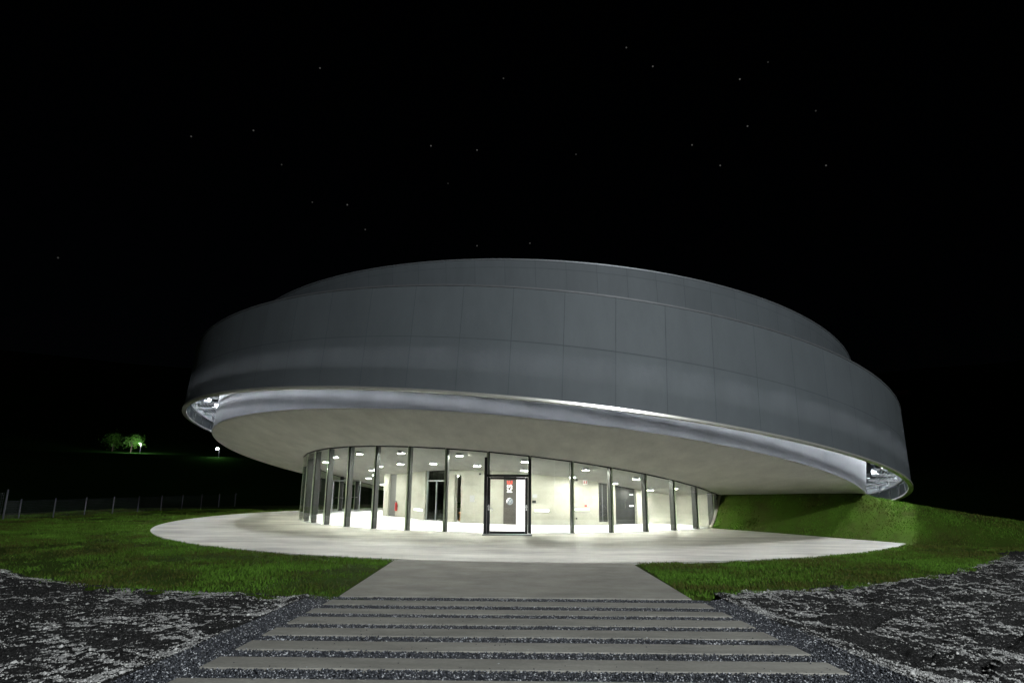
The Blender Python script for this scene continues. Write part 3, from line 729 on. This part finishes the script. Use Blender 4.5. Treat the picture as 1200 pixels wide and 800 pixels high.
def lamp(dx, dz, y, label, power, r):
    x, y, z = far_pt(dx, dz, y); zg = float(terrain(x, y)); e = empty('street_lamp', (x, y, zg)); tag(e, label, 'street lamp')
    mb = MB(); mb.tube((x, y, zg-.3), (x, y, z-.1), .06, .045, n=8); mb.tube((x, y, z-.12), (x-.5, y, z+.05), .04, n=6); mb.build('mast', M['steel'], e)
    mb = MB(); mb.ball((x-.5, y, z), r, sz=.6); mb.build('lamp_head', M['farlamp' if r > .1 else 'dimlamp'], e)
    point('far_lamp_light', (x-.5, y-.1, z-r-.2), power, (.92, .97, 1.))
lamp(-.5885, .0535, 153, 'dim lamp beside the lit green tree on the terrace', 1500, .06)
lamp(-.4630, .0460, 146, 'bright white street lamp left of the soffit edge', 40, .34)
def house(dx, dz, y, label, w=.7):
    x, y, z = far_pt(dx, dz, y); zg = min(float(terrain(x, y)), z-1.5); rz = math.atan2(-x, y)
    e = empty('house', (x, y, zg)); tag(e, label, 'house')
    co, si = math.cos(rz), math.sin(rz); T = lambda u, v, q: (x+u*co-v*si, y+u*si+v*co, q)
    mb = MB(); mb.hexa([T(-4,0,zg-2),T(4,0,zg-2),T(4,7,zg-2),T(-4,7,zg-2),T(-4,0,z+2.2),T(4,0,z+2.2),T(4,7,z+2.2),T(-4,7,z+2.2)]); mb.build('wall', M['housewall'], e)
    mb = MB(); zt = z+2.2
    mb.v = [T(-4.5,-.5,zt),T(4.5,-.5,zt),T(4.5,7.5,zt),T(-4.5,7.5,zt),T(-4.5,3.5,zt+2.6),T(4.5,3.5,zt+2.6)]; mb.f = [(0,1,5,4),(2,3,4,5),(1,2,5),(3,0,4),(3,2,1,0)]; mb.build('roof', M['houseroof'], e)
    mb = MB(); mb.hexa([T(-w,-.06,z-w*.7),T(w,-.06,z-w*.7),T(w,-.01,z-w*.7),T(-w,-.01,z-w*.7),T(-w,-.06,z+w*.7),T(w,-.06,z+w*.7),T(w,-.01,z+w*.7),T(-w,-.01,z+w*.7)]); mb.build('window', M['farwarm'], e)
house(-.7872, .142, 330, 'distant house whose lit window is the upper left dot on the dark hill', .62)
house(-.7897, .0583, 230, 'distant house with a faint lit window low at the left picture edge', .33)
house(.6274, .1364, 320, 'distant house with a faint lit window just right of the metal skin', .2)

# street lamp of the car park behind the viewpoint: lights the gravel and the skin
LX, LY, LZ = 16.0, -15.0, 15.5
zg = float(terrain(LX, LY)); e = empty('street_lamp', (LX, LY, zg)); tag(e, 'tall steel car park lamp standing behind the viewpoint', 'street lamp')
mb = MB(); mb.tube((LX, LY, zg-.3), (LX, LY, LZ+.2), .10, .06, n=12); mb.tube((LX, LY, LZ+.2), (LX-.7, LY+.7, LZ+.3), .05, n=8); mb.build('mast', M['steel'], e)
mb = MB(); mb.box((LX-.9, LY+.9, LZ+.3), (.35, .14, .06), R(135)); mb.build('lamp_head', M['steel'], e)
l = bpy.data.lights.new('street_lamp_light', 'SPOT'); l.energy = 38000; l.color = (.91, .965, 1.); l.shadow_soft_size = .12; l.spot_size = R(120); l.spot_blend = .6
o = bpy.data.objects.new('street_lamp_light', l); o.location = (LX-.95, LY+.95, LZ+.1); col.objects.link(o)
o.rotation_euler = (Vector((2, 22, 2.5))-Vector(o.location)).to_track_quat('-Z', 'Y').to_euler()

# ------------------------------------------------------------------ night sky, moon light
elev, azim = R(28), R(150)
w = bpy.data.worlds.new('World'); scene.world = w; w.use_nodes = True; nt = w.node_tree; bg = nt.nodes['Background']
sky = node(nt, 'ShaderNodeTexSky', sky_type='NISHITA'); sky.sun_disc = False; sky.sun_elevation = elev; sky.sun_rotation = azim
bg.inputs['Strength'].default_value = .00010; L(nt, sky.outputs[0], bg.inputs['Color'])
tc = node(nt, 'ShaderNodeTexCoord')
camR = (Vector((.99995232, -.00214459, .00952697)), Vector((-.00976537, -.21960125, .97554084)), Vector((0, .97558736, .21961172)))
def sky_dir(px, py):
    r_, u_, f_ = camR; return (f_+(px-600)/727.007*r_+(400-py)/727.007*u_).normalized()
star = [(375,80,.6),(297,153,.6),(224,160,.5),(505,171,.8),(559,176,.7),(734,56,.6),(765,78,.8),(867,93,.9),(876,148,.7),(811,170,.7),(844,194,.7),(968,194,.7),(407,240,.7),(428,269,.4),(559,288,.5),(621,285,.5),(590,92,.4),(900,73,.25),(956,130,.3),(330,193,.3),(366,237,.3),(675,181,.3),(525,215,.2),(68,302,.35),]
acc = None
for px, py, s in star:
    dn = node(nt, 'ShaderNodeVectorMath', operation='DISTANCE'); dn.inputs[1].default_value = sky_dir(px, py); L(nt, tc.outputs['Generated'], dn.inputs[0])
    mr = node(nt, 'ShaderNodeMapRange'); mr.inputs[1].default_value = .0004; mr.inputs[2].default_value = .0014; mr.inputs[3].default_value = s*.115; mr.inputs[4].default_value = 0
    L(nt, dn.outputs['Value'], mr.inputs[0])
    if acc is None: acc = mr.outputs[0]
    else:
        ad = node(nt, 'ShaderNodeMath', operation='ADD'); L(nt, acc, ad.inputs[0]); L(nt, mr.outputs[0], ad.inputs[1]); acc = ad.outputs[0]
bs = node(nt, 'ShaderNodeBackground'); bs.inputs[0].default_value = (1, .98, .92, 1); L(nt, acc, bs.inputs[1])
ash = node(nt, 'ShaderNodeAddShader'); L(nt, bg.outputs[0], ash.inputs[0]); L(nt, bs.outputs[0], ash.inputs[1]); L(nt, ash.outputs[0], nt.nodes['World Output'].inputs['Surface'])
w.cycles.sampling_method = 'NONE'
s = bpy.data.lights.new('moon', 'SUN'); s.energy = .012; s.angle = R(.5); s.color = (1, .97, .92)
o = bpy.data.objects.new('moon', s); col.objects.link(o)
o.rotation_euler = Vector((-math.sin(azim)*math.cos(elev), -math.cos(azim)*math.cos(elev), -math.sin(elev))).to_track_quat('-Z', 'Y').to_euler()

# ------------------------------------------------------------------ camera and view
cam = bpy.data.cameras.new('Camera'); cam.sensor_width = 36; cam.lens = 727.007/1200*36; cam.clip_start = .1; cam.clip_end = 4000
co_ = bpy.data.objects.new('Camera', cam); col.objects.link(co_); scene.camera = co_
r_, u_, f_ = camR
co_.matrix_world = Matrix(((r_.x, u_.x, -f_.x, 0), (r_.y, u_.y, -f_.y, 0), (r_.z, u_.z, -f_.z, 2.15), (0, 0, 0, 1)))
vs = scene.view_settings; vs.view_transform = 'Standard'; vs.look = 'None'; vs.exposure = 0; vs.gamma = 1; vs.use_curve_mapping = False
scene.render.engine = 'CYCLES'
cy = scene.cycles; cy.use_denoising = True; cy.max_bounces = 10; cy.diffuse_bounces = 5; cy.glossy_bounces = 4; cy.transparent_max_bounces = 24; cy.sample_clamp_indirect = 6; cy.use_light_tree = True
cy.caustics_reflective = False; cy.caustics_refractive = False
